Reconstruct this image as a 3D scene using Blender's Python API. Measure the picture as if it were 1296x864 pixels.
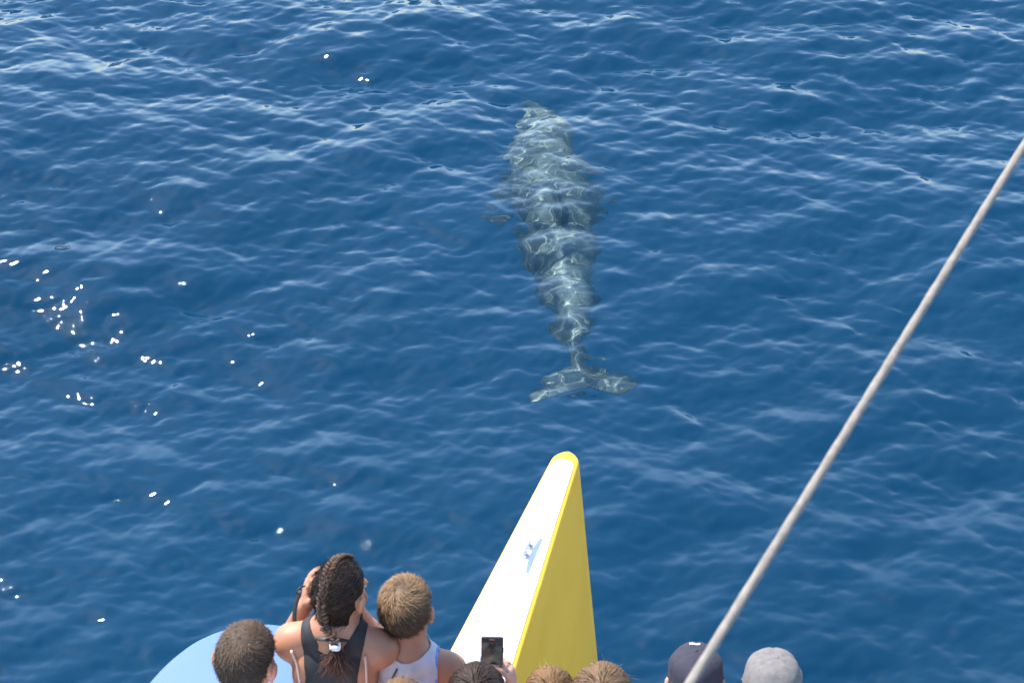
import bpy, bmesh, math, random
import numpy as np
from mathutils import Vector, Matrix

R = math.radians
sc = bpy.context.scene
for o in list(bpy.data.objects):
    bpy.data.objects.remove(o)
COL = sc.collection

# ------------------------------------------------------------------ camera
CAM_H = 7.7
cam = bpy.data.objects.new('camera', bpy.data.cameras.new('camera'))
COL.objects.link(cam)
cam.location = (0, 0, CAM_H)
cam.rotation_euler = (R(90 - 36), 0, 0)
cam.data.sensor_width = 36
cam.data.lens = 88.8
cam.data.clip_end = 20000
cam.data.dof.use_dof = True
cam.data.dof.focus_distance = 12.0
cam.data.dof.aperture_fstop = 12.0
sc.camera = cam

# ------------------------------------------------------------------ light
SUN_EL, SUN_AZ = 57.0, -48.5          # azimuth measured from +Y towards +X
sdir = Vector((math.sin(R(SUN_AZ)) * math.cos(R(SUN_EL)), math.cos(R(SUN_AZ)) * math.cos(R(SUN_EL)), math.sin(R(SUN_EL))))
world = bpy.data.worlds.new('World')
sc.world = world
world.use_nodes = True
wn = world.node_tree
bg = wn.nodes['Background']
sky = wn.nodes.new('ShaderNodeTexSky')
sky.sky_type = 'NISHITA'
sky.sun_disc = False
sky.sun_elevation = R(SUN_EL)
sky.sun_rotation = R(SUN_AZ)
sky.air_density = 0.75
sky.dust_density = 0.3
sky.ozone_density = 0.4
wn.links.new(sky.outputs[0], bg.inputs[0])
bg.inputs[1].default_value = 0.15
sun = bpy.data.objects.new('sun', bpy.data.lights.new('sun', 'SUN'))
COL.objects.link(sun)
sun.rotation_euler = sdir.to_track_quat('Z', 'Y').to_euler()
sun.location = sdir * 60
sun.data.energy = 3.4
sun.data.angle = R(0.53)
sun.data.color = (1.0, 0.955, 0.88)
sun.data.cycles.is_caustics_light = True

sc.view_settings.view_transform = 'Standard'
sc.view_settings.look = 'None'
sc.view_settings.gamma = 1
sc.view_settings.exposure = 1.7
sc.view_settings.use_curve_mapping = False
cy = sc.cycles
cy.use_denoising = True
cy.caustics_reflective = True
cy.caustics_refractive = True
cy.blur_glossy = 0.0
cy.max_bounces = 10
cy.use_adaptive_sampling = False
cy.sample_clamp_indirect = 2.5

# ------------------------------------------------------------------ helpers
def new_mat(name):
    m = bpy.data.materials.new(name)
    m.use_nodes = True
    return m, m.node_tree, m.node_tree.nodes['Principled BSDF']

def mat(name, col, rough=0.5, noise=None, metallic=0.0, bump=None, spec=0.5, coat=0.0):
    """principled with a small procedural colour variation: noise=(scale, amount), bump=(scale, strength, distance)"""
    m, t, p = new_mat(name)
    p.inputs['Roughness'].default_value = rough
    p.inputs['Metallic'].default_value = metallic
    p.inputs['Specular IOR Level'].default_value = spec
    p.inputs['Coat Weight'].default_value = coat
    tc = t.nodes.new('ShaderNodeTexCoord')
    p.inputs['Base Color'].default_value = (*col, 1)
    if noise:
        n = t.nodes.new('ShaderNodeTexNoise')
        n.inputs['Scale'].default_value = noise[0]
        n.inputs['Detail'].default_value = 6
        t.links.new(tc.outputs['Object'], n.inputs['Vector'])
        r = t.nodes.new('ShaderNodeValToRGB')
        a = noise[1]
        r.color_ramp.elements[0].position = 0.3
        r.color_ramp.elements[1].position = 0.7
        r.color_ramp.elements[0].color = (*[max(0, c * (1 - a)) for c in col], 1)
        r.color_ramp.elements[1].color = (*[min(1, c * (1 + a)) for c in col], 1)
        t.links.new(n.outputs['Fac'], r.inputs[0])
        t.links.new(r.outputs[0], p.inputs['Base Color'])
    if bump:
        n = t.nodes.new('ShaderNodeTexNoise')
        n.inputs['Scale'].default_value = bump[0]
        n.inputs['Detail'].default_value = 5
        t.links.new(tc.outputs['Object'], n.inputs['Vector'])
        b = t.nodes.new('ShaderNodeBump')
        b.inputs['Strength'].default_value = bump[1]
        b.inputs['Distance'].default_value = bump[2]
        t.links.new(n.outputs['Fac'], b.inputs['Height'])
        t.links.new(b.outputs[0], p.inputs['Normal'])
    return m

def tag(o, label=None, cat=None, group=None, kind=None):
    if label: o['label'] = label
    if cat: o['category'] = cat
    if group: o['group'] = group
    if kind: o['kind'] = kind
    return o

def mesh_np(name, V, F, material, parent=None, smooth=True, sharp=None):
    """V (n,3) array, F (m,3|4) int array or list of lists"""
    me = bpy.data.meshes.new(name)
    if isinstance(F, np.ndarray):
        m, k = F.shape
        me.vertices.add(len(V)); me.vertices.foreach_set('co', np.asarray(V, np.float32).ravel())
        me.loops.add(m * k); me.loops.foreach_set('vertex_index', F.astype(np.int32).ravel())
        me.polygons.add(m)
        me.polygons.foreach_set('loop_start', np.arange(0, m * k, k, dtype=np.int32))
        me.update(calc_edges=True)
        me.validate()
    else:
        me.from_pydata([tuple(map(float, v)) for v in V], [], F)
    me.polygons.foreach_set('use_smooth', [smooth] * len(me.polygons))
    if sharp and smooth:
        me.set_sharp_from_angle(angle=R(sharp))
    me.materials.append(material)
    me.update()
    o = bpy.data.objects.new(name, me)
    COL.objects.link(o)
    if parent: o.parent = parent
    return o

def mesh_bm(name, bm, material, parent=None, smooth=True, sharp=35):
    me = bpy.data.meshes.new(name)
    bm.normal_update()
    bm.to_mesh(me); bm.free()
    me.polygons.foreach_set('use_smooth', [smooth] * len(me.polygons))
    if smooth and sharp: me.set_sharp_from_angle(angle=R(sharp))
    me.materials.append(material)
    o = bpy.data.objects.new(name, me)
    COL.objects.link(o)
    if parent: o.parent = parent
    return o

# ------------------------------------------------------------------ sea
def wave_field(N=1536, L=20.0, seed=79):
    rng = np.random.default_rng(seed)
    k1 = np.fft.fftfreq(N, L / N) * 2 * np.pi
    kx, ky = np.meshgrid(k1, k1, indexing='ij')
    k = np.hypot(kx, ky); k[0, 0] = 1
    def band(lam0, lam1, rms_slope, wdir, spread, p):
        kk0, kk1 = 2 * np.pi / lam1, 2 * np.pi / lam0
        env = 1 / (1 + np.exp(-(np.log(k) - np.log(kk0)) * 9)) / (1 + np.exp((np.log(k) - np.log(kk1)) * 9))
        th = np.arctan2(kx, ky) - R(wdir)
        D = np.abs(np.cos(th)) ** spread + 0.05
        S = env * k ** (-p) * D
        g = (rng.normal(size=(N, N)) + 1j * rng.normal(size=(N, N)))
        H = np.sqrt(S) * g
        H[0, 0] = 0
        # scale to wanted rms slope
        sx = np.real(np.fft.ifft2(1j * kx * H)); sy = np.real(np.fft.ifft2(1j * ky * H))
        return H * rms_slope / math.sqrt((sx ** 2 + sy ** 2).mean())
    H = (band(1.6, 5.0, 0.055, 12, 3.0, 4.0)
         + band(0.55, 1.7, 0.088, -14, 2.6, 3.6)
         + band(0.16, 0.60, 0.150, 6, 2.2, 3.4)
         + band(0.042, 0.18, 0.170, 0, 1.3, 3.4))
    z = np.real(np.fft.ifft2(H))
    # ease the steepest far faces so they reflect sky instead of dark water, then rebuild the surface from its slopes
    for _ in range(6):
        gx = np.real(np.fft.ifft2(1j * kx * H)); gy = np.real(np.fft.ifft2(1j * ky * H))
        over = np.maximum(-gy - 0.21, 0)
        gy = np.where(over > 0, -0.21 - 0.08 * (1 - np.exp(-over / 0.08)), gy)
        H = (-1j * kx * np.fft.fft2(gx) - 1j * ky * np.fft.fft2(gy)) / k ** 2
        H[0, 0] = 0
    z = np.real(np.fft.ifft2(H))
    dx = np.real(np.fft.ifft2(-1j * kx / k * H)); dy = np.real(np.fft.ifft2(-1j * ky / k * H))
    return z, dx, dy, L

WX, WY = 12.6, 16.1
def build_sea():
    z, dx, dy, L = wave_field()
    N = z.shape[0]
    st = 0.0145
    def axis(a, b, lo, hi):
        mid = np.arange(a, b, st)
        def ext(start, end):
            out = []; s = st; p = start; sg = 1 if end > start else -1
            while (end - p) * sg > 0:
                s = min(s * 1.22, 1500); p += sg * s; out.append(p)
            return out
        return np.array(ext(a, lo)[::-1] + list(mid) + ext(b, hi))
    xs = axis(-4.3, 4.3, -9000, 9000)
    ys = axis(6.6, 16.6, -4000, 12000)
    X, Y = np.meshgrid(xs, ys, indexing='ij')
    def samp(f):
        u = ((X - WX) / L * N) % N; v = ((Y - WY) / L * N) % N
        i = np.floor(u).astype(int); j = np.floor(v).astype(int)
        a = u - i; b = v - j
        i %= N; j %= N
        i1 = (i + 1) % N; j1 = (j + 1) % N
        return f[i, j] * (1 - a) * (1 - b) + f[i1, j] * a * (1 - b) + f[i, j1] * (1 - a) * b + f[i1, j1] * a * b
    chop = 0.38
    Z = samp(z); DX = samp(dx) * chop; DY = samp(dy) * chop
    far = np.clip(1.0 - (np.maximum(np.maximum(-4.3 - X, X - 4.3), np.maximum(6.6 - Y, Y - 16.6)) / 40.0), 0.0, 1)
    V = np.stack([X + DX * far, Y + DY * far, Z * far], -1).reshape(-1, 3)
    nx, ny = len(xs), len(ys)
    idx = np.arange(nx * ny).reshape(nx, ny)
    F = np.stack([idx[:-1, :-1], idx[1:, :-1], idx[1:, 1:], idx[:-1, 1:]], -1).reshape(-1, 4)
    m = bpy.data.materials.new('sea_water'); m.use_nodes = True
    t = m.node_tree; t.nodes.clear()
    out = t.nodes.new('ShaderNodeOutputMaterial')
    fr = t.nodes.new('ShaderNodeFresnel'); fr.inputs['IOR'].default_value = 1.34
    gl = t.nodes.new('ShaderNodeBsdfGlossy'); gl.distribution = 'BECKMANN'; gl.inputs['Roughness'].default_value = 0.038
    rf = t.nodes.new('ShaderNodeBsdfRefraction'); rf.inputs['IOR'].default_value = 1.34; rf.inputs['Roughness'].default_value = 0.0; rf.inputs['Color'].default_value = (0.78, 0.92, 0.96, 1)
    df = t.nodes.new('ShaderNodeBsdfDiffuse'); df.inputs['Color'].default_value = (0.009, 0.094, 0.162, 1)
    mx = t.nodes.new('ShaderNodeMixShader'); mx.inputs[0].default_value = WATER_TURBID
    t.links.new(rf.outputs[0], mx.inputs[1]); t.links.new(df.outputs[0], mx.inputs[2])
    mf = t.nodes.new('ShaderNodeMixShader')
    t.links.new(fr.outputs[0], mf.inputs[0]); t.links.new(mx.outputs[0], mf.inputs[1]); t.links.new(gl.outputs[0], mf.inputs[2])
    t.links.new(mf.outputs[0], out.inputs['Surface'])
    o = mesh_np('sea', V, F, m)
    o.cycles.is_caustics_caster = True
    tag(o, kind='structure')
    global sea_height
    def sea_height(x, y):
        return float(z[int(round((x - WX) / L * N)) % N, int(round((y - WY) / L * N)) % N])
    b = mat('deep_water_bed', (0.009, 0.137, 0.222), 1.0, (0.3, 0.1), spec=0.0)  # blue sheet added below the dolphin, colour stands in for upwelling light
    s = 9000
    sb = mesh_np('seabed', np.array([(-s, -4000, -4.0), (s, -4000, -4.0), (s, 12000, -4.0), (-s, 12000, -4.0)]), np.array([[0, 1, 2, 3]]), b, smooth=False)
    tag(sb, kind='structure')
    return o
WATER_TURBID = 0.13
build_sea()

# ------------------------------------------------------------------ signed-distance modelling (bodies)
class SDF:
    """smooth union of primitives sampled on a grid, polygonised with surface nets"""
    def __init__(self, lo, hi, h):
        self.h = h; self.lo = np.array(lo, float)
        n = np.ceil((np.array(hi) - self.lo) / h).astype(int) + 1
        self.ax = [self.lo[i] + np.arange(n[i]) * h for i in range(3)]
        self.D = np.full(tuple(n), 1.0, np.float32)
    def _win(self, lo, hi):
        s = []
        for i in range(3):
            a = max(0, int((lo[i] - self.lo[i]) / self.h)); b = min(len(self.ax[i]), int((hi[i] - self.lo[i]) / self.h) + 2)
            s.append(slice(a, max(a, b)))
        return tuple(s)
    def _grid(self, w):
        return np.meshgrid(self.ax[0][w[0]], self.ax[1][w[1]], self.ax[2][w[2]], indexing='ij', sparse=True)
    def _join(self, w, d, k):
        a = self.D[w]
        d = d.astype(np.float32)
        if k > 0:
            h = np.clip(0.5 + 0.5 * (a - d) / k, 0, 1)
            self.D[w] = a * (1 - h) + d * h - k * h * (1 - h)
        else:
            self.D[w] = np.minimum(a, d)
    def sub(self, c, r, k=0.005):
        c = np.array(c, float); r = np.array(r, float) * np.ones(3)
        m = r.max() + 4 * k + 3 * self.h
        w = self._win(c - m, c + m)
        X, Y, Z = self._grid(w)
        q = np.sqrt(((X - c[0]) / r[0]) ** 2 + ((Y - c[1]) / r[1]) ** 2 + ((Z - c[2]) / r[2]) ** 2)
        d = -((q - 1) * r.min())
        a = self.D[w]
        h = np.clip(0.5 - 0.5 * (a - d) / k, 0, 1)
        self.D[w] = (a * (1 - h) + d * h + k * h * (1 - h)).astype(np.float32)
    def ell(self, c, r, k=0.02, rot=None):
        c = np.array(c, float); r = np.array(r, float) * np.ones(3)
        m = r.max() + 2 * k + 3 * self.h
        w = self._win(c - m, c + m)
        X, Y, Z = self._grid(w)
        P = [X - c[0], Y - c[1], Z - c[2]]
        if rot is not None:
            M = np.array(rot)            # columns = local axes
            P = [M[0, i] * P[0] + M[1, i] * P[1] + M[2, i] * P[2] for i in range(3)]
        q0 = np.sqrt((P[0] / r[0]) ** 2 + (P[1] / r[1]) ** 2 + (P[2] / r[2]) ** 2)
        q1 = np.sqrt((P[0] / r[0] ** 2) ** 2 + (P[1] / r[1] ** 2) ** 2 + (P[2] / r[2] ** 2) ** 2) + 1e-9
        self._join(w, q0 * (q0 - 1) / q1, k)
    def cone(self, a, b, ra, rb, k=0.02, flat=None):
        """round cone a->b; flat=(axis vector, factor) squashes it along that axis"""
        a = np.array(a, float); b = np.array(b, float)
        m = max(ra, rb) + 2 * k + 3 * self.h
        w = self._win(np.minimum(a, b) - m, np.maximum(a, b) + m)
        X, Y, Z = self._grid(w)
        X, Y, Z = np.broadcast_arrays(X, Y, Z)
        P = np.stack([X - a[0], Y - a[1], Z - a[2]], -1)
        e = b - a
        s = 1.0
        if flat is not None:
            n = np.array(flat[0], float); n /= np.linalg.norm(n)
            P = P + (P @ n)[..., None] * n * (flat[1] - 1)
            e = e + (e @ n) * n * (flat[1] - 1)
            s = 1.0 / flat[1] ** 0.5
        t = np.clip((P @ e) / max(e @ e, 1e-9), 0, 1)
        d = np.linalg.norm(P - t[..., None] * e, axis=-1) - (ra + (rb - ra) * t)
        self._join(w, d * s, k)
    def mesh(self):
        D = self.D; S = D < 0
        nx, ny, nz = D.shape
        c = np.zeros((nx - 1, ny - 1, nz - 1), np.int8)
        for i in (0, 1):
            for j in (0, 1):
                for k in (0, 1):
                    c += S[i:nx - 1 + i, j:ny - 1 + j, k:nz - 1 + k]
        act = (c > 0) & (c < 8)
        ii = np.argwhere(act)
        vid = -np.ones(act.shape, np.int64); vid[act] = np.arange(len(ii))
        acc = np.zeros((len(ii), 3)); cnt = np.zeros(len(ii))
        cor = [(i, j, k) for i in (0, 1) for j in (0, 1) for k in (0, 1)]
        for p in range(8):
            for q in range(p + 1, 8):
                A, B = np.array(cor[p]), np.array(cor[q])
                if np.abs(A - B).sum() != 1: continue
                da = D[tuple((ii + A).T)]; db = D[tuple((ii + B).T)]
                cr = (da < 0) != (db < 0)
                t = np.where(cr, da / np.where(cr, da - db, 1), 0)
                acc += np.where(cr[:, None], A + (B - A) * t[:, None], 0); cnt += cr
        V = self.lo + (ii + acc / np.maximum(cnt, 1)[:, None]) * self.h
        Fs = []
        for ax in range(3):
            sl0 = [slice(None)] * 3; sl1 = [slice(None)] * 3
            sl0[ax] = slice(0, -1); sl1[ax] = slice(1, None)
            ch = S[tuple(sl0)] != S[tuple(sl1)]
            e = np.argwhere(ch)
            b, c2 = [(1, 2), (2, 0), (0, 1)][ax]
            ok = (e[:, b] > 0) & (e[:, c2] > 0) & (e[:, b] < D.shape[b] - 1) & (e[:, c2] < D.shape[c2] - 1)
            e = e[ok]
            def g(db_, dc_):
                f = e.copy(); f[:, b] -= db_; f[:, c2] -= dc_
                return vid[tuple(f.T)]
            q = np.stack([g(1, 1), g(0, 1), g(0, 0), g(1, 0)], -1)
            ins = S[tuple(e.T)]
            q[~ins] = q[~ins][:, ::-1]
            Fs.append(q)
        F = np.concatenate(Fs)
        return V, F

def relax(V, F, it=2, lam=0.5):
    E = np.concatenate([F[:, [i, (i + 1) % F.shape[1]]] for i in range(F.shape[1])])
    for _ in range(it):
        acc = np.zeros_like(V); cnt = np.zeros(len(V))
        for a, b in ((0, 1), (1, 0)):
            np.add.at(acc, E[:, a], V[E[:, b]]); np.add.at(cnt, E[:, a], 1)
        V = V + lam * (acc / np.maximum(cnt, 1)[:, None] - V)
    return V

def vnormals(V, F):
    n = np.cross(V[F[:, 2]] - V[F[:, 0]], V[F[:, -1]] - V[F[:, 1]] if F.shape[1] == 4 else V[F[:, 1]] - V[F[:, 0]])
    if F.shape[1] == 3: n = -n
    N = np.zeros_like(V)
    for i in range(F.shape[1]): np.add.at(N, F[:, i], n)
    return N / np.maximum(np.linalg.norm(N, axis=1), 1e-12)[:, None]

# ------------------------------------------------------------------ dolphin
def build_dolphin():
    # local: +Y is the nose, Z up, length about 3 m, origin mid body
    g = SDF((-0.6, -1.75, -0.45), (0.6, 1.75, 0.6), 0.014)
    ys = np.array([-1.50, -1.30, -1.10, -0.80, -0.40, 0.0, 0.40, 0.75, 1.00, 1.18, 1.32, 1.42, 1.50])
    ws = np.array([0.028, 0.037, 0.066, 0.125, 0.195, 0.235, 0.245, 0.230, 0.200, 0.168, 0.132, 0.092, 0.050])
    hs = np.array([0.045, 0.075, 0.115, 0.180, 0.245, 0.275, 0.270, 0.240, 0.205, 0.170, 0.115, 0.070, 0.035])
    X, Y, Z = g._grid((slice(None),) * 3)
    def ip(v):
        # smooth interpolation (cubic through piecewise)
        f = np.linspace(ys[0], ys[-1], 400); y = np.interp(f, ys, v)
        kx = np.hanning(31); kx /= kx.sum()
        y2 = np.convolve(np.pad(y, 15, mode='edge'), kx, 'valid')
        return np.interp(Y, f, y2)
    W = ip(ws); Hh = ip(hs)
    zc = 0.02 * np.sin(Y * 1.2)
    q = np.sqrt((X / W) ** 2 + ((Z - zc) / Hh) ** 2)
    d = (q - 1) * np.minimum(W, Hh)
    over = np.maximum(np.abs(Y) - 1.47, 0)
    d = np.where(over > 0, np.sqrt(np.maximum(d, 0) ** 2 + over ** 2) - 0.02, d)
    g.D = np.minimum(g.D, d.astype(np.float32))
    # beak
    g.cone((0, 1.36, -0.04), (0, 1.54, -0.07), 0.074, 0.048, 0.05)
    # flukes
    for s in (-1, 1):
        pts = [(0, -1.40, 0), (s * 0.09, -1.48 + s * 0.01, 0), (s * 0.165, -1.53 + s * 0.02, 0), (s * 0.235, -1.575 + s * 0.03, 0.0), (s * 0.275, -1.60 + s * 0.04, 0)]
        rs = [0.078, 0.105, 0.088, 0.055, 0.022]
        for i in range(4):
            g.cone(pts[i], pts[i + 1], rs[i], rs[i + 1], 0.03, flat=((0, 0, 1), 4.5))
    # dorsal fin
    pts = [(0, 0.02, 0.22), (0, -0.06, 0.29), (0, -0.15, 0.35), (0, -0.215, 0.375)]
    rs = [0.15, 0.105, 0.055, 0.02]
    for i in range(3):
        g.cone(pts[i], pts[i + 1], rs[i], rs[i + 1], 0.03, flat=((1, 0, 0), 5))
    # pectorals
    for s in (-1, 1):
        pts = [(s * 0.19, 0.68, -0.10), (s * 0.24, 0.58, -0.19), (s * 0.28, 0.48, -0.26), (s * 0.30, 0.42, -0.29)]
        rs = [0.095, 0.085, 0.06, 0.022]
        for i in range(3):
            g.cone(pts[i], pts[i + 1], rs[i], rs[i + 1], 0.03, flat=((s * 0.35, 0, 1), 4))
    V, F = g.mesh()
    V = relax(V, F, 3)
    m, t, p = new_mat('dolphin_skin')
    p.inputs['Roughness'].default_value = 0.45
    tc = t.nodes.new('ShaderNodeTexCoord')
    n = t.nodes.new('ShaderNodeTexNoise'); n.inputs['Scale'].default_value = 4; n.inputs['Detail'].default_value = 9
    t.links.new(tc.outputs['Object'], n.inputs['Vector'])
    r = t.nodes.new('ShaderNodeValToRGB')
    r.color_ramp.elements[0].position = 0.40; r.color_ramp.elements[0].color = (0.030, 0.030, 0.028, 1)
    r.color_ramp.elements[1].position = 0.78; r.color_ramp.elements[1].color = (0.265, 0.255, 0.205, 1)
    # paler head, as on an old scarred animal, and thin pale rake marks
    sp = t.nodes.new('ShaderNodeSeparateXYZ'); t.links.new(tc.outputs['Object'], sp.inputs[0])
    mr = t.nodes.new('ShaderNodeMapRange'); mr.inputs[1].default_value = 0.55; mr.inputs[2].default_value = 1.35; mr.inputs[3].default_value = 0.0; mr.inputs[4].default_value = 0.22
    t.links.new(sp.outputs[1], mr.inputs[0])
    n2 = t.nodes.new('ShaderNodeTexNoise'); n2.inputs['Scale'].default_value = 7; n2.inputs['Detail'].default_value = 1; n2.inputs['Distortion'].default_value = 1.5
    t.links.new(tc.outputs['Object'], n2.inputs['Vector'])
    rk = t.nodes.new('ShaderNodeValToRGB'); rk.color_ramp.elements[0].position = 0.485; rk.color_ramp.elements[0].color = (0, 0, 0, 1)
    e = rk.color_ramp.elements.new(0.5); e.color = (0.4, 0.4, 0.4, 1)
    rk.color_ramp.elements[2].position = 0.515; rk.color_ramp.elements[2].color = (0, 0, 0, 1)
    t.links.new(n2.outputs['Fac'], rk.inputs[0])
    a1 = t.nodes.new('ShaderNodeMath'); a1.operation = 'ADD'; t.links.new(n.outputs['Fac'], a1.inputs[0]); t.links.new(mr.outputs[0], a1.inputs[1])
    a2 = t.nodes.new('ShaderNodeMath'); a2.operation = 'ADD'; t.links.new(a1.outputs[0], a2.inputs[0]); t.links.new(rk.outputs[0], a2.inputs[1])
    t.links.new(a2.outputs[0], r.inputs[0]); t.links.new(r.outputs[0], p.inputs['Base Color'])
    o = mesh_np('dolphin', V, F, m)
    o.cycles.is_caustics_receiver = True
    o.location = (0.255, 12.02, -0.445); o.scale = (0.985,) * 3
    o.rotation_euler = (R(-3.0), R(0), R(4.6))
    tag(o, 'grey dolphin swimming just under the surface ahead of the yellow bow', 'dolphin')
    return o
build_dolphin()

# ------------------------------------------------------------------ boat
HEAD = R(15.5)
HF = np.array((math.sin(HEAD), math.cos(HEAD), 0.0))      # bow direction
HL = np.array((-math.cos(HEAD), math.sin(HEAD), 0.0))     # port side
TIP = np.array((0.228, 7.985, 1.35))
DECK = 1.60                                               # level people stand on

def box_bm(bm, c, s, rot=None, bevel=0.0, seg=2):
    r = bmesh.ops.create_cube(bm, size=1.0)
    M = Matrix.Translation(c) @ (rot.to_4x4() if rot else Matrix()) @ Matrix.Diagonal((*s, 1))
    bmesh.ops.transform(bm, matrix=M, verts=r['verts'])
    if bevel:
        ed = list({e for v in r['verts'] for e in v.link_edges})
        bmesh.ops.bevel(bm, geom=ed, offset=bevel, segments=seg, affect='EDGES', profile=0.5)

def tube_np(pts, rad, n=12, cap=True, up=(0, 0, 1), flat=1.0):
    """swept tube; rad scalar or list; flat scales one section axis"""
    P = np.array(pts, float); m = len(P)
    rad = np.ones(m) * rad
    T = np.gradient(P, axis=0); T /= np.linalg.norm(T, axis=1)[:, None] + 1e-12
    V = []
    u = np.cross(np.array(up, float), T[0])
    if np.linalg.norm(u) < 1e-4: u = np.cross((1, 0, 0), T[0])
    for i in range(m):
        u = u - T[i] * (u @ T[i]); u /= np.linalg.norm(u) + 1e-12
        w = np.cross(T[i], u)
        a = np.arange(n) * 2 * np.pi / n
        V.append(P[i] + rad[i] * (np.cos(a)[:, None] * u + flat * np.sin(a)[:, None] * w))
    V = np.concatenate(V)
    F = []
    for i in range(m - 1):
        for j in range(n):
            F.append([i * n + j, i * n + (j + 1) % n, (i + 1) * n + (j + 1) % n, (i + 1) * n + j])
    if cap:
        F.append(list(range(n))[::-1]); F.append([(m - 1) * n + j for j in range(n)])
    return V, F

def catmull(pts, n=8):
    P = np.array(pts, float)
    P = np.vstack([2 * P[0] - P[1], P, 2 * P[-1] - P[-2]])
    out = []
    for i in range(1, len(P) - 2):
        for t in np.arange(n) / n:
            a, b, c, d = P[i - 1], P[i], P[i + 1], P[i + 2]
            out.append(0.5 * (2 * b + (c - a) * t + (2 * a - 5 * b + 4 * c - d) * t * t + (3 * b - a - 3 * c + d) * t ** 3))
    out.append(P[-2])
    return np.array(out)

boat = bpy.data.objects.new('catamaran', None); COL.objects.link(boat)
boat.location = (-0.4, 2.0, 0)
tag(boat, 'yellow hulled boat with white pointed bow and light blue rounded foredeck', 'boat')
BI = Matrix.Translation((0.4, -2.0, 0))

def boat_part(o, parent=None):
    o.parent = parent or boat
    o.matrix_parent_inverse = BI if parent is None else Matrix()
    return o

def build_hull():
    S = np.concatenate([[0.0, 0.004, 0.012, 0.024, 0.040, 0.060, 0.09], np.linspace(0.13, 3.0, 24), np.linspace(3.4, 13, 12)])
    def w(s):
        lin = 0.052 + 0.061 * np.minimum(s, 5.5)
        r = 0.06
        return lin * (math.sqrt(max(0, 1 - (1 - s / r) ** 2)) if s < r else 1.0) + 0.0015
    rings = []
    for s in S:
        ww = w(s); r = min(0.016, ww * 0.6)
        pr = []
        zs = [-0.55, -0.2, 0.05, 0.3, 0.6, 0.9, 1.15]
        for z in zs: pr.append((ww + 0.040 * (1.35 - z) * min(1, s * 4 + .3), z))
        for k in range(5):
            a = k / 4 * math.pi / 2
            pr.append((ww - r + r * math.cos(a), 1.35 - r + r * math.sin(a)))
        pts = [(l, z) for l, z in pr] + [(0.0, 1.35 + 0.02 * ww)] + [(-l, z) for l, z in pr[::-1]]
        ring = []
        for l, z in pts:
            fwd = 0.25 * (1.35 - z) / 1.05 * max(0, 1 - s / 2.5)
            p = TIP - HF * s + HF * fwd + HL * (-l)
            ring.append((p[0], p[1], z))
        rings.append(ring)
    V = np.array(rings).reshape(-1, 3); n = len(rings[0])
    F = []
    for i in range(len(S) - 1):
        for j in range(n - 1):
            F.append([i * n + j, i * n + j + 1, (i + 1) * n + j + 1, (i + 1) * n + j])
    F.append([(len(S) - 1) * n + j for j in range(n)])
    F.append([j for j in range(n)][::-1])
    m, t, p = new_mat('yellow_gelcoat')
    p.inputs['Roughness'].default_value = 0.5
    p.inputs['Specular IOR Level'].default_value = 0.25
    tc = t.nodes.new('ShaderNodeTexCoord')
    n1 = t.nodes.new('ShaderNodeTexNoise'); n1.inputs['Scale'].default_value = 3.0; n1.inputs['Detail'].default_value = 8
    mp = t.nodes.new('ShaderNodeMapping'); mp.inputs['Scale'].default_value = (1, 1, 1.5)
    t.links.new(tc.outputs['Object'], mp.inputs[0]); t.links.new(mp.outputs[0], n1.inputs['Vector'])
    r = t.nodes.new('ShaderNodeValToRGB')
    r.color_ramp.elements[0].position = 0.25; r.color_ramp.elements[0].color = (0.80, 0.43, 0.030, 1)
    r.color_ramp.elements[1].position = 0.75; r.color_ramp.elements[1].color = (0.86, 0.485, 0.045, 1)
    t.links.new(n1.outputs['Fac'], r.inputs[0])
    # fine pale hairline scratches and run marks
    n2 = t.nodes.new('ShaderNodeTexNoise'); n2.inputs['Scale'].default_value = 2.2; n2.inputs['Detail'].default_value = 2
    t.links.new(tc.outputs['Object'], n2.inputs['Vector'])
    rr = t.nodes.new('ShaderNodeValToRGB')
    rr.color_ramp.elements[0].position = 0.494; rr.color_ramp.elements[0].color = (0, 0, 0, 1)
    e = rr.color_ramp.elements.new(0.5); e.color = (1, 1, 1, 1)
    rr.color_ramp.elements[2].position = 0.506; rr.color_ramp.elements[2].color = (0, 0, 0, 1)
    t.links.new(n2.outputs['Fac'], rr.inputs[0])
    mu = t.nodes.new('ShaderNodeMath'); mu.operation = 'MULTIPLY'; mu.inputs[1].default_value = 0.16
    t.links.new(rr.outputs[0], mu.inputs[0])
    mx = t.nodes.new('ShaderNodeMixRGB'); mx.inputs[2].default_value = (0.85, 0.62, 0.20, 1)
    t.links.new(mu.outputs[0], mx.inputs[0]); t.links.new(r.outputs[0], mx.inputs[1])
    t.links.new(mx.outputs[0], p.inputs['Base Color'])
    hull = boat_part(mesh_np('hull', V, F, m, smooth=True, sharp=50))
    # white deck skin inside the rounded edge
    Vd, Fd = [], []
    Sd = [0.060, 0.068, 0.085, 0.12] + list(np.linspace(0.2, 3.0, 22)) + [5, 9, 12.9]
    for i, s in enumerate(Sd):
        ww = (w(s) - 0.0135) * [0.35, 0.72, 0.92, 1, 1][min(i, 4)]
        for l in (-1, -0.5, 0, 0.5, 1):
            p_ = TIP - HF * s + HL * (l * ww + 0.003 * min(1, s * 2))
            Vd.append((p_[0], p_[1], 1.35 + 0.02 * w(s) * (1 - abs(l)) + 0.004))
    for i in range(len(Sd) - 1):
        for j in range(4):
            Fd.append([i * 5 + j + 1, i * 5 + j, (i + 1) * 5 + j, (i + 1) * 5 + j + 1])
    wm = mat('white_deck', (0.82, 0.82, 0.80), 0.45, (14, 0.04), bump=(220, 0.12, 0.002))
    d = mesh_np('bow_deck', Vd, Fd, wm)
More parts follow.
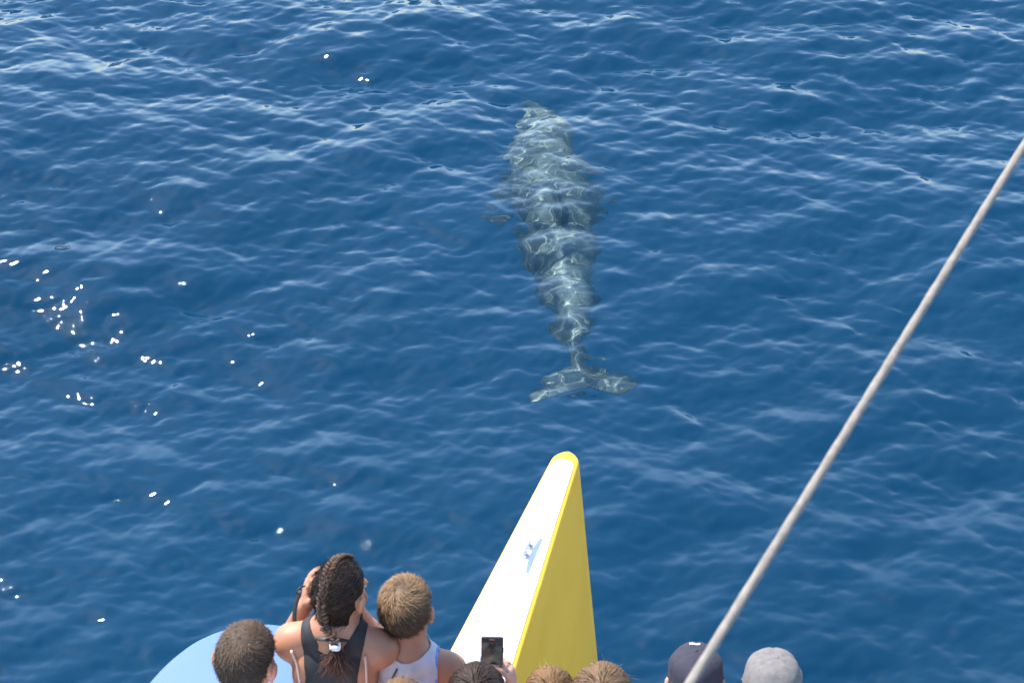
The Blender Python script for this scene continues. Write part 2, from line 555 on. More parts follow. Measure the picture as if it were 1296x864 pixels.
    so = d.modifiers.new('solid', 'SOLIDIFY'); so.thickness = 0.003; so.offset = 1
    boat_part(d)
    # mooring cleat
    steel = mat('polished_steel', (0.62, 0.62, 0.62), 0.25, (40, 0.1), metallic=1.0)
    c0 = np.array((0.058, 7.365, 1.358))
    bm = bmesh.new()
    rot = Matrix.Rotation(-HEAD, 3, 'Z')
    for s in (-1, 1):
        q = c0 + HF * (0.028 * s)
        box_bm(bm, (q[0], q[1], 1.358 + 0.020), (0.012, 0.016, 0.036), rot, 0.004)
        box_bm(bm, (q[0], q[1], 1.358 + 0.003), (0.024, 0.030, 0.005), rot, 0.002)
    cl = boat_part(mesh_bm('cleat', bm, mat('dull_steel', (0.42, 0.42, 0.43), 0.55, (40, 0.1), metallic=0.1)))
    pts = [c0 + HF * t_ + np.array((0, 0, 0.044 + 0.010 * (abs(t_) / 0.1) ** 2)) for t_ in np.linspace(-0.105, 0.105, 13)]
    rad = [0.0105 * (1 - 0.45 * (abs(t_) / 0.105) ** 2) for t_ in np.linspace(-0.105, 0.105, 13)]
    V, F = tube_np(pts, rad, 10)
    h = mesh_np('horn', V, F, mat('pale_cleat', (0.78, 0.78, 0.77), 0.4, (40, 0.05))); h.parent = cl
    # foredeck people stand on, with a rounded light blue nose to port
    blue = mat('light_blue_deck_paint', (0.070, 0.140, 0.300), 0.5, (2.5, 0.05), bump=(160, 0.15, 0.002))
    arc = [(-1.52, 5.25), (-1.47, 5.70), (-1.38, 6.10), (-1.249, 6.411), (-1.154, 6.557), (-1.072, 6.627), (-1.005, 6.658), (-0.928, 6.678), (-0.881, 6.682), (-0.838, 6.678), (-0.776, 6.662), (-0.70, 6.62), (-0.61, 6.53), (-0.52, 6.39), (-0.43, 6.12), (-0.37, 5.75), (-0.35, 5.25)]
    A = catmull([(x, y + 0.022, 0) for x, y in arc], 6)[:, :2]
    n = len(A)
    V = []; F = []
    prof = [(0.0, 0.0), (0.006, -0.001), (0.016, -0.006), (0.026, -0.018), (0.03, -0.035), (0.03, -0.13)]
    c = A.mean(0)
    for k, (o_, dz) in enumerate(prof):
        for x, y in A:
            dv = np.array((x, y)) - c; dv /= np.linalg.norm(dv)
            V.append((x - dv[0] * (0.03 - o_), y - dv[1] * (0.03 - o_), DECK + dz))
    for k in range(len(prof) - 1):
        for j in range(n - 1):
            F.append([k * n + j, k * n + j + 1, (k + 1) * n + j + 1, (k + 1) * n + j])
    F.append([j for j in range(n)][::-1])
    F.append([(len(prof) - 1) * n + j for j in range(n)])
    fn = mesh_np('foredeck_nose', V, F, blue, sharp=40)
    fn['label'] = 'rounded light blue deck'
    boat_part(fn)
    bm = bmesh.new()
    box_bm(bm, (-0.35, 0.85, DECK - 0.07), (3.6, 8.92, 0.136), None, 0.02)
    boat_part(mesh_bm('foredeck', bm, wm))
    # guard rail low in front of the passengers
    bm = bmesh.new()
    rail = boat_part(mesh_np('guard_rail', *tube_np([(-2.1, 5.24, DECK + 0.55), (-0.4, 5.25, DECK + 0.56), (1.4, 5.24, DECK + 0.55)], 0.014, 12), steel))
    for x in (-2.05, -1.62, 0.05, 0.75, 1.35):
        V, F = tube_np([(x, 5.24, DECK - 0.01), (x, 5.24, DECK + 0.548)], 0.012, 10)
        po = mesh_np('rail_post', V, F, steel); po.parent = rail
build_hull()

# ------------------------------------------------------------------ rope across the view
def build_rope():
    a = np.array((0.247, 2.596, 5.219)); b = np.array((0.912, 3.848, 5.345))
    d = (b - a) / np.linalg.norm(b - a)
    L0, L1 = -2.2, 7.0
    n = 520
    s = np.linspace(L0, L1, n)
    u = np.cross(d, (0, 0, 1)); u /= np.linalg.norm(u); w = np.cross(u, d)
    k = 24
    ang = np.arange(k) * 2 * np.pi / k
    V = []
    for i, si in enumerate(s):
        c = a + d * si - w * 0.012 * (1 - ((si - 2.4) / 4.6) ** 2)
        ph = si / 0.085 * 2 * np.pi
        r = 0.0066 + 0.0010 * np.abs(np.cos(1.5 * (ang - ph / 3)))
        V.append(c + r[:, None] * (np.cos(ang)[:, None] * u + np.sin(ang)[:, None] * w))
    V = np.concatenate(V)
    i, j = np.meshgrid(np.arange(n - 1), np.arange(k), indexing='ij')
    F = np.stack([i * k + j, i * k + (j + 1) % k, (i + 1) * k + (j + 1) % k, (i + 1) * k + j], -1).reshape(-1, 4)
    m = mat('rope_fibre', (0.190, 0.168, 0.142), 0.85, (60, 0.18), bump=(500, 0.4, 0.002))
    o = mesh_np('rope', V, F, m)
    tag(o, 'taut pale grey rope running diagonally across the view on the right', 'rope')
build_rope()

# ------------------------------------------------------------------ floating twig
def build_twig():
    x, y = -2.443, 11.396
    z = sea_height(x, y) + 0.004
    br = mat('wet_bark', (0.02, 0.014, 0.009), 0.6, (120, 0.4))
    pts = catmull([(x - 0.04, y - 0.004, z), (x - 0.015, y + 0.006, z + 0.004), (x + 0.012, y - 0.003, z + 0.006), (x + 0.042, y + 0.008, z + 0.002)], 5)
    V, F = tube_np(pts, np.linspace(0.0045, 0.002, len(pts)), 7)
    o = mesh_np('twig', V, F, br)
    V, F = tube_np([(x - 0.012, y + 0.006, z + 0.004), (x + 0.006, y + 0.022, z + 0.006), (x + 0.018, y + 0.03, z + 0.004)], [0.003, 0.0022, 0.0012], 6)
    s = mesh_np('side_shoot', V, F, br); s.parent = o
    tag(o, 'tiny dark twig floating on the water at far left', 'twig')
build_twig()

# ------------------------------------------------------------------ people
def tris_of(F):
    return np.concatenate([F[:, [0, 1, 2]], F[:, [0, 2, 3]]]) if F.shape[1] == 4 else F

def clip(V, F, f):
    """keep the part of a mesh where f > 0, with a clean cut edge; returns V, F, f"""
    T = tris_of(F)
    ins = f[T] > 0
    c = ins.sum(1)
    keep = T[c == 3]
    Vn = list(V); fn = list(f); cache = {}
    def cut(a, b):
        key = (a, b) if a < b else (b, a)
        if key not in cache:
            t = f[a] / (f[a] - f[b])
            cache[key] = len(Vn); Vn.append(V[a] + (V[b] - V[a]) * t); fn.append(0.0)
        return cache[key]
    extra = []
    for tri in T[(c > 0) & (c < 3)]:
        poly = []
        for q in range(3):
            a, b = tri[q], tri[(q + 1) % 3]
            if f[a] > 0: poly.append(a)
            if (f[a] > 0) != (f[b] > 0): poly.append(cut(a, b))
        for q in range(1, len(poly) - 1): extra.append((poly[0], poly[q], poly[q + 1]))
    F2 = np.concatenate([keep, np.array(extra, int).reshape(-1, 3)])
    used = np.unique(F2)
    mp = -np.ones(len(Vn), int); mp[used] = np.arange(len(used))
    return np.array(Vn)[used], mp[F2], np.array(fn)[used]

def largest(V, F, f):
    lab = np.arange(len(V))
    while True:
        m = lab[F].min(1)
        new = lab.copy()
        for i in range(3): np.minimum.at(new, F[:, i], m)
        new = new[new]
        if (new == lab).all(): break
        lab = new
    ids, cnt = np.unique(lab, return_counts=True)
    keep = lab == ids[np.argmax(cnt)]
    mp = np.cumsum(keep) - 1
    return V[keep], mp[F[keep[F[:, 0]]]], f[keep]

def sm(a, b, x):
    t = np.clip((x - a) / (b - a), 0, 1)
    return t * t * (3 - 2 * t)

def rot3(yaw, pitch, roll):
    """yaw + turns to the person's left, pitch + looks down, roll + leans to the right"""
    return np.array(Matrix.Rotation(R(yaw), 3, 'Z') @ Matrix.Rotation(R(-pitch), 3, 'X') @ Matrix.Rotation(R(roll), 3, 'Y'))

def skin_mat(name, col):
    m = mat(name, col, 0.5, (18, 0.07), bump=(90, 0.08, 0.003))
    p = m.node_tree.nodes['Principled BSDF']
    p.inputs['Subsurface Weight'].default_value = 0.12
    p.inputs['Subsurface Radius'].default_value = (0.012, 0.005, 0.003)
    return m

def hair_mat(name, root, tip):
    m, t, p = new_mat(name)
    p.inputs['Roughness'].default_value = 0.62
    p.inputs['Specular IOR Level'].default_value = 0.25
    tc = t.nodes.new('ShaderNodeTexCoord')
    n = t.nodes.new('ShaderNodeTexNoise'); n.inputs['Scale'].default_value = 170; n.inputs['Detail'].default_value = 2
    t.links.new(tc.outputs['Object'], n.inputs['Vector'])
    at = t.nodes.new('ShaderNodeAttribute'); at.attribute_name = 'tipness'
    ad = t.nodes.new('ShaderNodeMath'); ad.operation = 'MULTIPLY_ADD'; ad.inputs[1].default_value = 0.36; ad.inputs[2].default_value = -0.18
    t.links.new(n.outputs['Fac'], ad.inputs[0])
    a2 = t.nodes.new('ShaderNodeMath'); a2.operation = 'ADD'; a2.use_clamp = True
    t.links.new(at.outputs['Fac'], a2.inputs[0]); t.links.new(ad.outputs[0], a2.inputs[1])
    mx = t.nodes.new('ShaderNodeMixRGB'); mx.inputs[1].default_value = (*root, 1); mx.inputs[2].default_value = (*tip, 1)
    t.links.new(a2.outputs[0], mx.inputs[0]); t.links.new(mx.outputs[0], p.inputs['Base Color'])
    return m

def hand(g, wrist, d, n, side, curl=0.5, sc_=1.0, thumb=0.5):
    """palm + five fingers; d finger direction, n palm normal (fingers curl that way), side: lateral sign of the thumb"""
    d = np.array(d, float); d /= np.linalg.norm(d)
    n = np.array(n, float); n = n - d * (n @ d); n /= np.linalg.norm(n)
    l = np.cross(d, n) * side
    wrist = np.array(wrist, float)
    M = np.stack([l, d, n], 1)
    g.ell(wrist + d * 0.043 * sc_, np.array((0.037, 0.050, 0.0145)) * sc_, 0.012, rot=M)
    for i, (off, ln) in enumerate(((0.029, 0.066), (0.010, 0.076), (-0.009, 0.071), (-0.027, 0.056))):
        p = wrist + d * (0.082 - 0.004 * abs(i - 1)) * sc_ + l * off * sc_
        a = 0.15
        for q, fr in enumerate((0.45, 0.31, 0.24)):
            a += curl * (0.9, 1.1, 0.8)[q]
            dd = d * math.cos(a) + n * math.sin(a) + l * (0.06 * (1.5 - i) * (1 - curl))
            e = p + dd * ln * fr * sc_
            g.cone(p, e, (0.0088 - 0.0008 * q) * sc_, (0.0082 - 0.0008 * q) * sc_, 0.003)
            p = e
    p = wrist + d * 0.022 * sc_ + l * 0.026 * sc_
    e = p + (d * 0.55 + l * 0.75 + n * 0.25 * (1 + thumb)) * 0.038 * sc_
    g.cone(p, e, 0.0135 * sc_, 0.0105 * sc_, 0.008)
    e2 = e + (d * 0.85 + l * (0.35 - thumb * 0.4) + n * 0.35 * thumb) * 0.032 * sc_
    g.cone(e, e2, 0.0102 * sc_, 0.008 * sc_, 0.003)

class Person:
    def __init__(s, label, at, height, skin, yaw=0, head=(0, 18, 0), res=0.0075, arms=None, sw=1.0, hs=1.0, male=True, z0=DECK, name='person', neck=0.195):
        s.root = bpy.data.objects.new(name, None); COL.objects.link(s.root)
        s.root.location = (at[0], at[1], z0); s.root.rotation_euler = (0, 0, R(yaw))
        tag(s.root, label, 'person', 'passengers watching from the bow')
        s.h = height; s.hs = hs; hz = height - 0.112 * hs; s.hz = hz; k = (height - 0.24) / 1.41; s.k = k; s.sw = sw
        g = SDF((-0.40 - 0.06 * sw, -0.30, -0.005), (0.40 + 0.06 * sw, 0.52, height + 0.06), res)
        # legs
        zc = hz - 0.245 * hs - 0.56 * k; s.zc = zc
        for sx in (-1, 1):
            hip = (sx * 0.075 * sw, -0.005, zc + 0.05); kn = (sx * 0.085 * sw, 0.02, zc * 0.53 + 0.01); an = (sx * 0.085 * sw, -0.02, 0.07)
            g.cone(hip, kn, 0.082 * sw, 0.052 * sw, 0.03); g.cone(kn, an, 0.051 * sw, 0.034 * sw, 0.02)
            g.cone((sx * 0.085 * sw, -0.03, 0.032), (sx * 0.095 * sw, 0.13 * k + 0.02, 0.028), 0.034, 0.030, 0.02)
        # torso
        zs = hz - neck * hs; s.zs = zs; sx_ = 0.150 * sw; s.sx = sx_
        g.ell((0, -0.015, zc + 0.10), (0.148 * sw, 0.112, 0.13 * k), 0.04)
        g.ell((0, 0.0, zs - 0.33 * k), (0.120 * sw, 0.090, 0.17 * k), 0.05)
        g.ell((0, -0.01, zs - 0.14 * k), (0.148 * sw, 0.102, 0.17 * k), 0.04)
        for sx in (-1, 1):
            g.cone((sx * 0.02, -0.03, zs + 0.045), (sx * (sx_ - 0.01), -0.022, zs - 0.012), 0.05, 0.047, 0.04)
            g.ell((sx * 0.07 * sw, -0.078, zs - 0.10 * k), (0.06, 0.035, 0.085 * k), 0.03)          # shoulder blade
            if not male: g.ell((sx * 0.065, 0.058, zs - 0.17 * k), (0.055, 0.05, 0.055), 0.03)
        # arms
        arms = arms or {}
        s.arms = {}
        for sx in (-1, 1):
            sh = np.array((sx * sx_, -0.02, zs - 0.02))
            el, wr, fd, pn, curl = arms.get(sx, ((sx * (sx_ + 0.05), 0.05, -0.27 * k), (sx * (sx_ + 0.03), 0.24, -0.33 * k), (0, 1, -0.1), (0, 0, -1), 0.45))
            el = np.array((el[0], el[1], zs + el[2])); wr = np.array((wr[0], wr[1], zs + wr[2]))
            s.arms[sx] = (sh, el, wr)
            g.ell(sh, (0.05, 0.05, 0.052), 0.03)
            g.cone(sh, el, 0.046 * (0.6 + 0.4 * sw), 0.035 * (0.6 + 0.4 * sw), 0.02)
            g.cone(el, wr, 0.036 * (0.6 + 0.4 * sw), 0.024, 0.015)
            hand(g, wr, fd, pn, sx, curl, 0.92)
        # neck + head (head turned about the neck)
        M = rot3(*head); s.M = M; s.piv = np.array((0, -0.02, hz - 0.085 * hs))
        def H(p): return s.piv + M @ (np.array(p, float) * hs + np.array((0, 0.02, 0.085 * hs)))
        s.H = H
        g.cone((0, -0.032, zs + 0.03), H((0, -0.022, -0.06)), 0.056 * (0.75 + 0.25 * sw), 0.050 * (0.75 + 0.25 * sw), 0.03)
        e = lambda c, r, k_=0.02: g.ell(H(c), np.array(r) * hs, k_ * hs, rot=M)
        e((0, -0.012, 0.022), (0.073, 0.093, 0.088))
        e((0, 0.030, -0.045), (0.058, 0.062, 0.070), 0.03)
        e((0, 0.060, -0.092), (0.026, 0.024, 0.020), 0.03)
        for sx in (-1, 1):
            e((sx * 0.036, 0.062, -0.030), (0.025, 0.022, 0.024), 0.02)
            e((sx * 0.028, 0.078, 0.020), (0.028, 0.012, 0.010), 0.015)
            g.sub(H((sx * 0.031, 0.092, 0.004)), 0.013 * hs, 0.008)
            # ear: outer shell and lobe
            e((sx * 0.076, -0.012, -0.006), (0.011, 0.020, 0.031), 0.006)
            e((sx * 0.085, -0.018, 0.002), (0.007, 0.017, 0.026), 0.004)
            e((sx * 0.075, -0.004, -0.034), (0.008, 0.010, 0.013), 0.005)
        g.cone(H((0, 0.088, 0.012)), H((0, 0.108, -0.028)), 0.009 * hs, 0.014 * hs, 0.010)
        e((0, 0.088, -0.056), (0.023, 0.010, 0.006), 0.006)
        e((0, 0.086, -0.068), (0.020, 0.010, 0.007), 0.006)
        V, F = g.mesh()
        V = relax(V, F, 2, 0.45)
        s.V, s.F = V, F
        s.N = vnormals(V, F)
        s.Vh = (V - s.piv) @ M / hs - np.array((0, 0.02, 0.085)) * 1.0     # head-local coordinates
        s.body = mesh_np('body', V, F, skin, s.root)
        em = EYE
        for sx in (-1, 1):
            bm = bmesh.new(); bmesh.ops.create_uvsphere(bm, u_segments=12, v_segments=8, radius=0.0125 * hs)
            bmesh.ops.translate(bm, verts=bm.verts, vec=H((sx * 0.031, 0.083, 0.004)))
            mesh_bm('eye', bm, em, s.root)
    def head_of(s, V): return (V - s.piv) @ s.M / s.hs - np.array((0, 0.02, 0.085))
    def cloth(s, name, f, material, off=0.006, flare=None, noise=0.0):
        V, F, fv = largest(*clip(s.V, s.F, f(s.V)))
        N = vnormals(V, F)
        o_ = off * (0.45 + 0.55 * sm(0, 0.02, fv))
        if noise:
            o_ = o_ + noise * (np.sin(V[:, 2] * 70 + V[:, 0] * 45) * np.sin(V[:, 0] * 38 - V[:, 2] * 30 + 1.0) + 0.7 * np.sin(V[:, 0] * 90 + V[:, 2] * 55))
        V = V + N * o_[:, None]
        ob = mesh_np(name, V, F, material, s.root)
        so = ob.modifiers.new('thickness', 'SOLIDIFY'); so.thickness = 0.003; so.offset = -1
        return ob
    def shorts(s, material, length=0.55):
        return s.cloth('shorts', lambda V: np.minimum(np.minimum(s.zc + 0.19 - V[:, 2], V[:, 2] - s.zc * length), 0.19 * s.sw - np.abs(V[:, 0])), material, 0.010)
    def tee(s, material, sleeve=0.55):
        def f(V):
            nk = 0.085 - np.sqrt((V[:, 0] / 1.0) ** 2 + ((V[:, 1] + 0.02) / 1.0) ** 2)
            neck = np.where(V[:, 2] > s.zs - 0.03, -nk, 0.1)
            neck = np.minimum(neck, s.zs + 0.06 - V[:, 2])
            r = np.minimum(neck, V[:, 2] - (s.zc + 0.05))
            # arms: keep the first part of the upper arm
            for sx in (-1, 1):
                sh, el, wr = s.arms[sx]
                d = el - sh; L = np.linalg.norm(d); t = ((V - sh) @ d) / L ** 2
                away = np.linalg.norm(V - sh - np.clip(t, 0, 1)[:, None] * d, axis=1)
                fore = np.linalg.norm(V - wr, axis=1)
                arm = (np.abs(V[:, 0]) > s.sx * 0.86) & (V[:, 0] * sx > 0)
                r = np.where(arm, np.minimum(r, (sleeve - t) * L), r)
            return r
        return s.cloth('shirt', f, material, 0.008, noise=0.0012)
    def shell(s, f, off, material, name='hair', lump=0.0):
        """hair or cap shell over the skull; f on head-local coords"""
        V, F, fv = clip(s.V, s.F, f(s.Vh))
        N = vnormals(V, F)
        a = off * sm(-0.002, 0.025, fv)
        Vh = s.head_of(V)
        if lump:
            a = a + lump * sm(0, 0.02, fv) * (np.sin(Vh[:, 0] * 120 + 3 * np.sin(Vh[:, 1] * 60)) * np.sin(Vh[:, 1] * 95 + Vh[:, 2] * 70))
        V = V + N * a[:, None]
        return V, F, fv
    def strands(s, V, F, fv, n, length, dirf, seed, width=0.0016, seg=3, tip=0.6, surf=None, spread=0.25, lift=0.0, z_to_tip=None):
        """ribbon hairs growing from a shell; dirf(head-local p, normal) -> head-local direction"""
        rng = np.random.default_rng(seed)
        T = F
        A = np.linalg.norm(np.cross(V[T[:, 1]] - V[T[:, 0]], V[T[:, 2]] - V[T[:, 0]]), axis=1)
        w = A * np.clip(fv[T].mean(1) * 60, 0.1, 1)
        ti = rng.choice(len(T), n, p=w / w.sum())
        u = rng.random((n, 2)); fl = u.sum(1) > 1; u[fl] = 1 - u[fl]
        P = V[T[ti, 0]] + u[:, :1] * (V[T[ti, 1]] - V[T[ti, 0]]) + u[:, 1:] * (V[T[ti, 2]] - V[T[ti, 0]])
        N = vnormals(V, T)[T[ti, 0]]
        L = length * rng.uniform(0.6, 1.25, n)
        lay = 1 + np.abs(rng.normal(size=n)) * (0.10 * spread + 0.012)
        jit = rng.normal(size=(n, 3)) * spread
        pts = [P - N * 0.002]; nr = [N]
        p = P - N * 0.002; nn = N
        for q in range(seg):
            ph = s.head_of(p)
            d = (dirf(ph, nn @ s.M, rng) + jit * (0.5 + 0.5 * q)) @ s.M.T
            d = d / (np.linalg.norm(d, axis=1)[:, None] + 1e-9)
            p = p + d * (L / seg)[:, None]
            if surf is not None:
                c0, r0 = surf
                ph = s.head_of(p)
                qv = (ph - np.array(c0)) / np.array(r0)
                ql = np.linalg.norm(qv, axis=1)
                onh = (ql < 1) | (ph[:, 2] > -0.035)
                ph = np.where(onh[:, None], np.array(c0) + qv / np.maximum(ql, 1e-6)[:, None] * np.array(r0) * lay[:, None], ph)
                p = s.piv + ((ph + np.array((0, 0.02, 0.085))) * s.hs) @ s.M.T
                g_ = qv / np.array(r0); nn = (g_ / (np.linalg.norm(g_, axis=1)[:, None] + 1e-9)) @ s.M.T
            pts.append(p); nr.append(nn)
        VV = []; tip_ = []
        for q in range(seg + 1):
            t_ = pts[min(q + 1, seg)] - pts[max(q - 1, 0)]
            wv = np.cross(t_, nr[q] + rng.normal(size=(n, 3)) * 0.35); wv /= np.linalg.norm(wv, axis=1)[:, None] + 1e-9
            ww = width * (1 - 0.8 * (q / seg) ** 2)
            VV.append(pts[q] - wv * ww); VV.append(pts[q] + wv * ww)
            tip_.append(np.full(n, q / seg)); tip_.append(np.full(n, q / seg))
        m2 = 2 * (seg + 1)
        VV = np.stack(VV, 1).reshape(-1, 3)
        tv = np.stack(tip_, 1) * tip + rng.uniform(-0.07, 0.12, n)[:, None]
        if z_to_tip is not None:
            tv = tv + z_to_tip(s.head_of(P))[:, None]
        base = (np.arange(n) * m2)[:, None]
        Fq = np.concatenate([base + np.array([[2 * q, 2 * q + 1, 2 * q + 3, 2 * q + 2]]) for q in range(seg)])
        return VV, Fq, tv.reshape(-1)
    def hair(s, f, off, material, sets, lump=0.0, name='hair', cap_tip=0.0, z_to_tip=None):
        V, F, fv = s.shell(f, off, material, lump=lump)
        allV = [V]; allF = [np.concatenate([F, F[:, 2:3]], 1)]; tipn = [np.full(len(V), cap_tip) + (z_to_tip(s.head_of(V)) if z_to_tip else 0)]
        nV = len(V)
        for kw in sets:
            a, b, c = s.strands(V, F, fv, z_to_tip=z_to_tip, **kw)
            allV.append(a); allF.append(b + nV); tipn.append(c); nV += len(a)
        V = np.concatenate(allV)
        faces = [list(map(int, t)) for t in F] + [list(map(int, q)) for fq in allF[1:] for q in fq]
        o = mesh_np(name, V, faces, material, s.root)
        at = o.data.attributes.new('tipness', 'FLOAT', 'POINT')
        at.data.foreach_set('value', np.clip(np.concatenate(tipn), 0, 1).astype(np.float32))
        return o

EYE = mat('eye_white', (0.75, 0.73, 0.70), 0.15, (60, 0.05))

# hairlines in head-local coordinates (z up, y forward, skull centre near the origin)
def hairline_short(P):
    x, y, z = P[:, 0], P[:, 1], P[:, 2]
    lim = np.where(y > 0.03, 0.055 + (y - 0.03) * 0.3, np.where(y > -0.03, 0.015 + (y + 0.03) * 0.65, -0.065 + (y + 0.095) * 1.2))
    lim = np.maximum(lim, -0.072)
    ear = np.hypot(y + 0.010, z + 0.004) - 0.036
    f = np.minimum(z - lim, np.where((np.abs(x) > 0.066) & (y > -0.055), ear, 1))
    return np.minimum(f, 0.115 - np.abs(x))

def hairline_long(P):
    x, y, z = P[:, 0], P[:, 1], P[:, 2]
    lim = np.where(y > 0.02, 0.05 + (y - 0.02) * 0.3, -0.070 + np.clip(y + 0.04, 0, 1) * 2.2)
    ear = np.where((np.abs(x) > 0.068) & (y > -0.05), np.hypot(y + 0.010, z + 0.004) - 0.030, 1)
    return np.minimum(np.minimum(z - lim, ear), 0.115 - np.abs(x))

CROWN = np.array((0.0, -0.055, 0.085))
def flow_short(whorl=(0.0, -0.05, 0.09), lift=0.7, swirl=0.5):
    w = np.array(whorl)
    def f(P, N, rng):
        d = P - w
        d = d - N * (d * N).sum(1)[:, None]
        d /= np.linalg.norm(d, axis=1)[:, None] + 1e-6
        return d + np.cross(N, d) * swirl + N * lift
    return f
def flow_down(P, N, rng):
    d = P - CROWN
    d = d - N * (d * N).sum(1)[:, None]
    d /= np.linalg.norm(d, axis=1)[:, None] + 1e-6
    low = sm(0.03, -0.06, P[:, 2]) if False else sm(0.0, 0.09, 0.03 - P[:, 2])
    g = np.array((0.0, -0.05, -1.0))
    return d * (1 - low)[:, None] + g * (0.25 + low)[:, None] + N * 0.03


SK_TAN = skin_mat('tanned_skin', (0.37, 0.170, 0.098))
SK_RED = skin_mat('sunburnt_skin', (0.40, 0.165, 0.100))
SK_FAIR = skin_mat('fair_skin', (0.50, 0.28, 0.20))
H_BROWN = hair_mat('brown_short_hair', (0.016, 0.009, 0.006), (0.135, 0.085, 0.050))
H_BOY = hair_mat('light_brown_hair', (0.034, 0.018, 0.009), (0.215, 0.128, 0.064))
H_BLACK = hair_mat('dark_brown_braided_hair', (0.009, 0.0055, 0.004), (0.105, 0.055, 0.034))
H_DARK = hair_mat('dark_brown_hair', (0.022, 0.012, 0.008), (0.115, 0.065, 0.045))
H_BLOND = hair_mat('golden_blond_hair', (0.13, 0.066, 0.027), (0.44, 0.285, 0.135))
H_FAIR = hair_mat('sandy_hair', (0.115, 0.063, 0.031), (0.42, 0.295, 0.175))
C_WHITE = mat('white_cotton', (0.72, 0.72, 0.72), 0.9, (30, 0.05), bump=(300, 0.3, 0.002))
C_BLACK = mat('black_jersey', (0.014, 0.014, 0.016), 0.75, (40, 0.25), bump=(260, 0.3, 0.002))
C_DENIM = mat('blue_denim', (0.05, 0.08, 0.16), 0.9, (70, 0.25), bump=(300, 0.3, 0.002))
C_PALE = mat('pale_blue_white_jersey', (0.46, 0.47, 0.52), 0.9, (14, 0.14), bump=(260, 0.3, 0.002))
C_PIPE = mat('light_blue_piping', (0.16, 0.27, 0.56), 0.85, (40, 0.12))
C_GREEN = mat('sage_cotton', (0.16, 0.24, 0.17), 0.9, (40, 0.12))
C_CORAL = mat('coral_cotton', (0.5, 0.14, 0.10), 0.9, (40, 0.12))
C_GREY = mat('grey_cotton', (0.22, 0.22, 0.23), 0.9, (40, 0.12))
C_NAVY = mat('navy_cap_cloth', (0.019, 0.0175, 0.030), 0.85, (60, 0.22), bump=(420, 0.5, 0.002))
C_CAPG = mat('light_grey_cap_cloth', (0.135, 0.124, 0.118), 0.9, (60, 0.16), bump=(420, 0.5, 0.002))
CORD = mat('black_cord', (0.012, 0.012, 0.014), 0.6, (80, 0.3))
PEACH = mat('pale_clear_strap', (0.72, 0.52, 0.43), 0.4, (60, 0.08))
CHROME = mat('silver_metal', (0.7, 0.7, 0.7), 0.2, (60, 0.1), metallic=1.0)

def put(head_xyz, height, hs=1.0, fwd=0.0):
    """feet position so that the skull centre is at head_xyz"""
    return (head_xyz[0], head_xyz[1] - fwd)

def join_np(parts):
    V = []; F = []; n = 0
    for v, f in parts:
        V.append(np.asarray(v, float)); F += [[int(i) + n for i in q] for q in f]; n += len(v)
    return np.concatenate(V), F

def ellipsoid_np(c, r, M=None, nu=10, nv=7):
    V = []; F = []
    for i in range(nv + 1):
        a = math.pi * i / nv
        for j in range(nu):
            b = 2 * math.pi * j / nu
            V.append((r[0] * math.sin(a) * math.cos(b), r[1] * math.sin(a) * math.sin(b), r[2] * math.cos(a)))
    for i in range(nv):
        for j in range(nu):
            F.append([i * nu + j, (i + 1) * nu + j, (i + 1) * nu + (j + 1) % nu, i * nu + (j + 1) % nu])
    V = np.array(V)
    if M is not None: V = V @ np.array(M).T
    return V + np.array(c), F

def back_point(P, x, z, out=0.003):
    """point on the back of a person at local x, z"""
    d = np.hypot(P.V[:, 0] - x, P.V[:, 2] - z)
    i = np.where((d < 0.014) & (P.N[:, 1] < 0.35))[0]
    if len(i) == 0: i = np.argsort(d)[:5]
    j = i[np.argmin(P.V[i, 1])]
    return P.V[j] + P.N[j] * out

def neck_loop(P, r=0.062, z=0.055, drop=0.06, rad=0.004, flat=1.0, name='cord', material=None, thick=1.0):
    pts = []
    for a in np.linspace(0, 2 * math.pi, 37):
        x, y = math.sin(a), -math.cos(a)
        pts.append((x * r, -0.028 + y * r + (0.03 if y > 0 else 0) * y, P.zs + z - drop * (1 + y) * 0.5))
    V, F = tube_np(pts, rad, 10, cap=False, flat=flat)
    return mesh_np(name, V, F, material or CORD, P.root)

# --- short haired person at the left
def short_haired():
    hc = (-0.750, 5.158, 2.866)
    P = Person('short brown haired person in white shirt in front of the blue deck', (hc[0], hc[1] - 0.02), hc[2] - DECK + 0.112, SK_RED, yaw=-6, head=(-8, 14, 3), res=0.0068, sw=0.98, hs=1.04)
    P.tee(C_WHITE); P.shorts(C_DENIM)
    zt = lambda p: 0.50 * sm(0.02, 0.11, p[:, 2] - 0.15 * p[:, 1] - 0.25 * p[:, 0]) - 0.18  # lit upper left and shaded lower right put into the hair colour
    fl = flow_short((0.012, -0.05, 0.09), 0.12, 0.55)
    P.hair(hairline_short, 0.008, H_BROWN, [
        dict(n=7500, length=0.020, dirf=fl, seed=1, width=0.0010, spread=0.20, tip=0.30),
        dict(n=250, length=0.019, dirf=flow_short((0.012, -0.05, 0.09), 0.16, 0.6), seed=2, width=0.0007, spread=0.4, tip=0.4)], lump=0.0012, z_to_tip=zt)
short_haired()

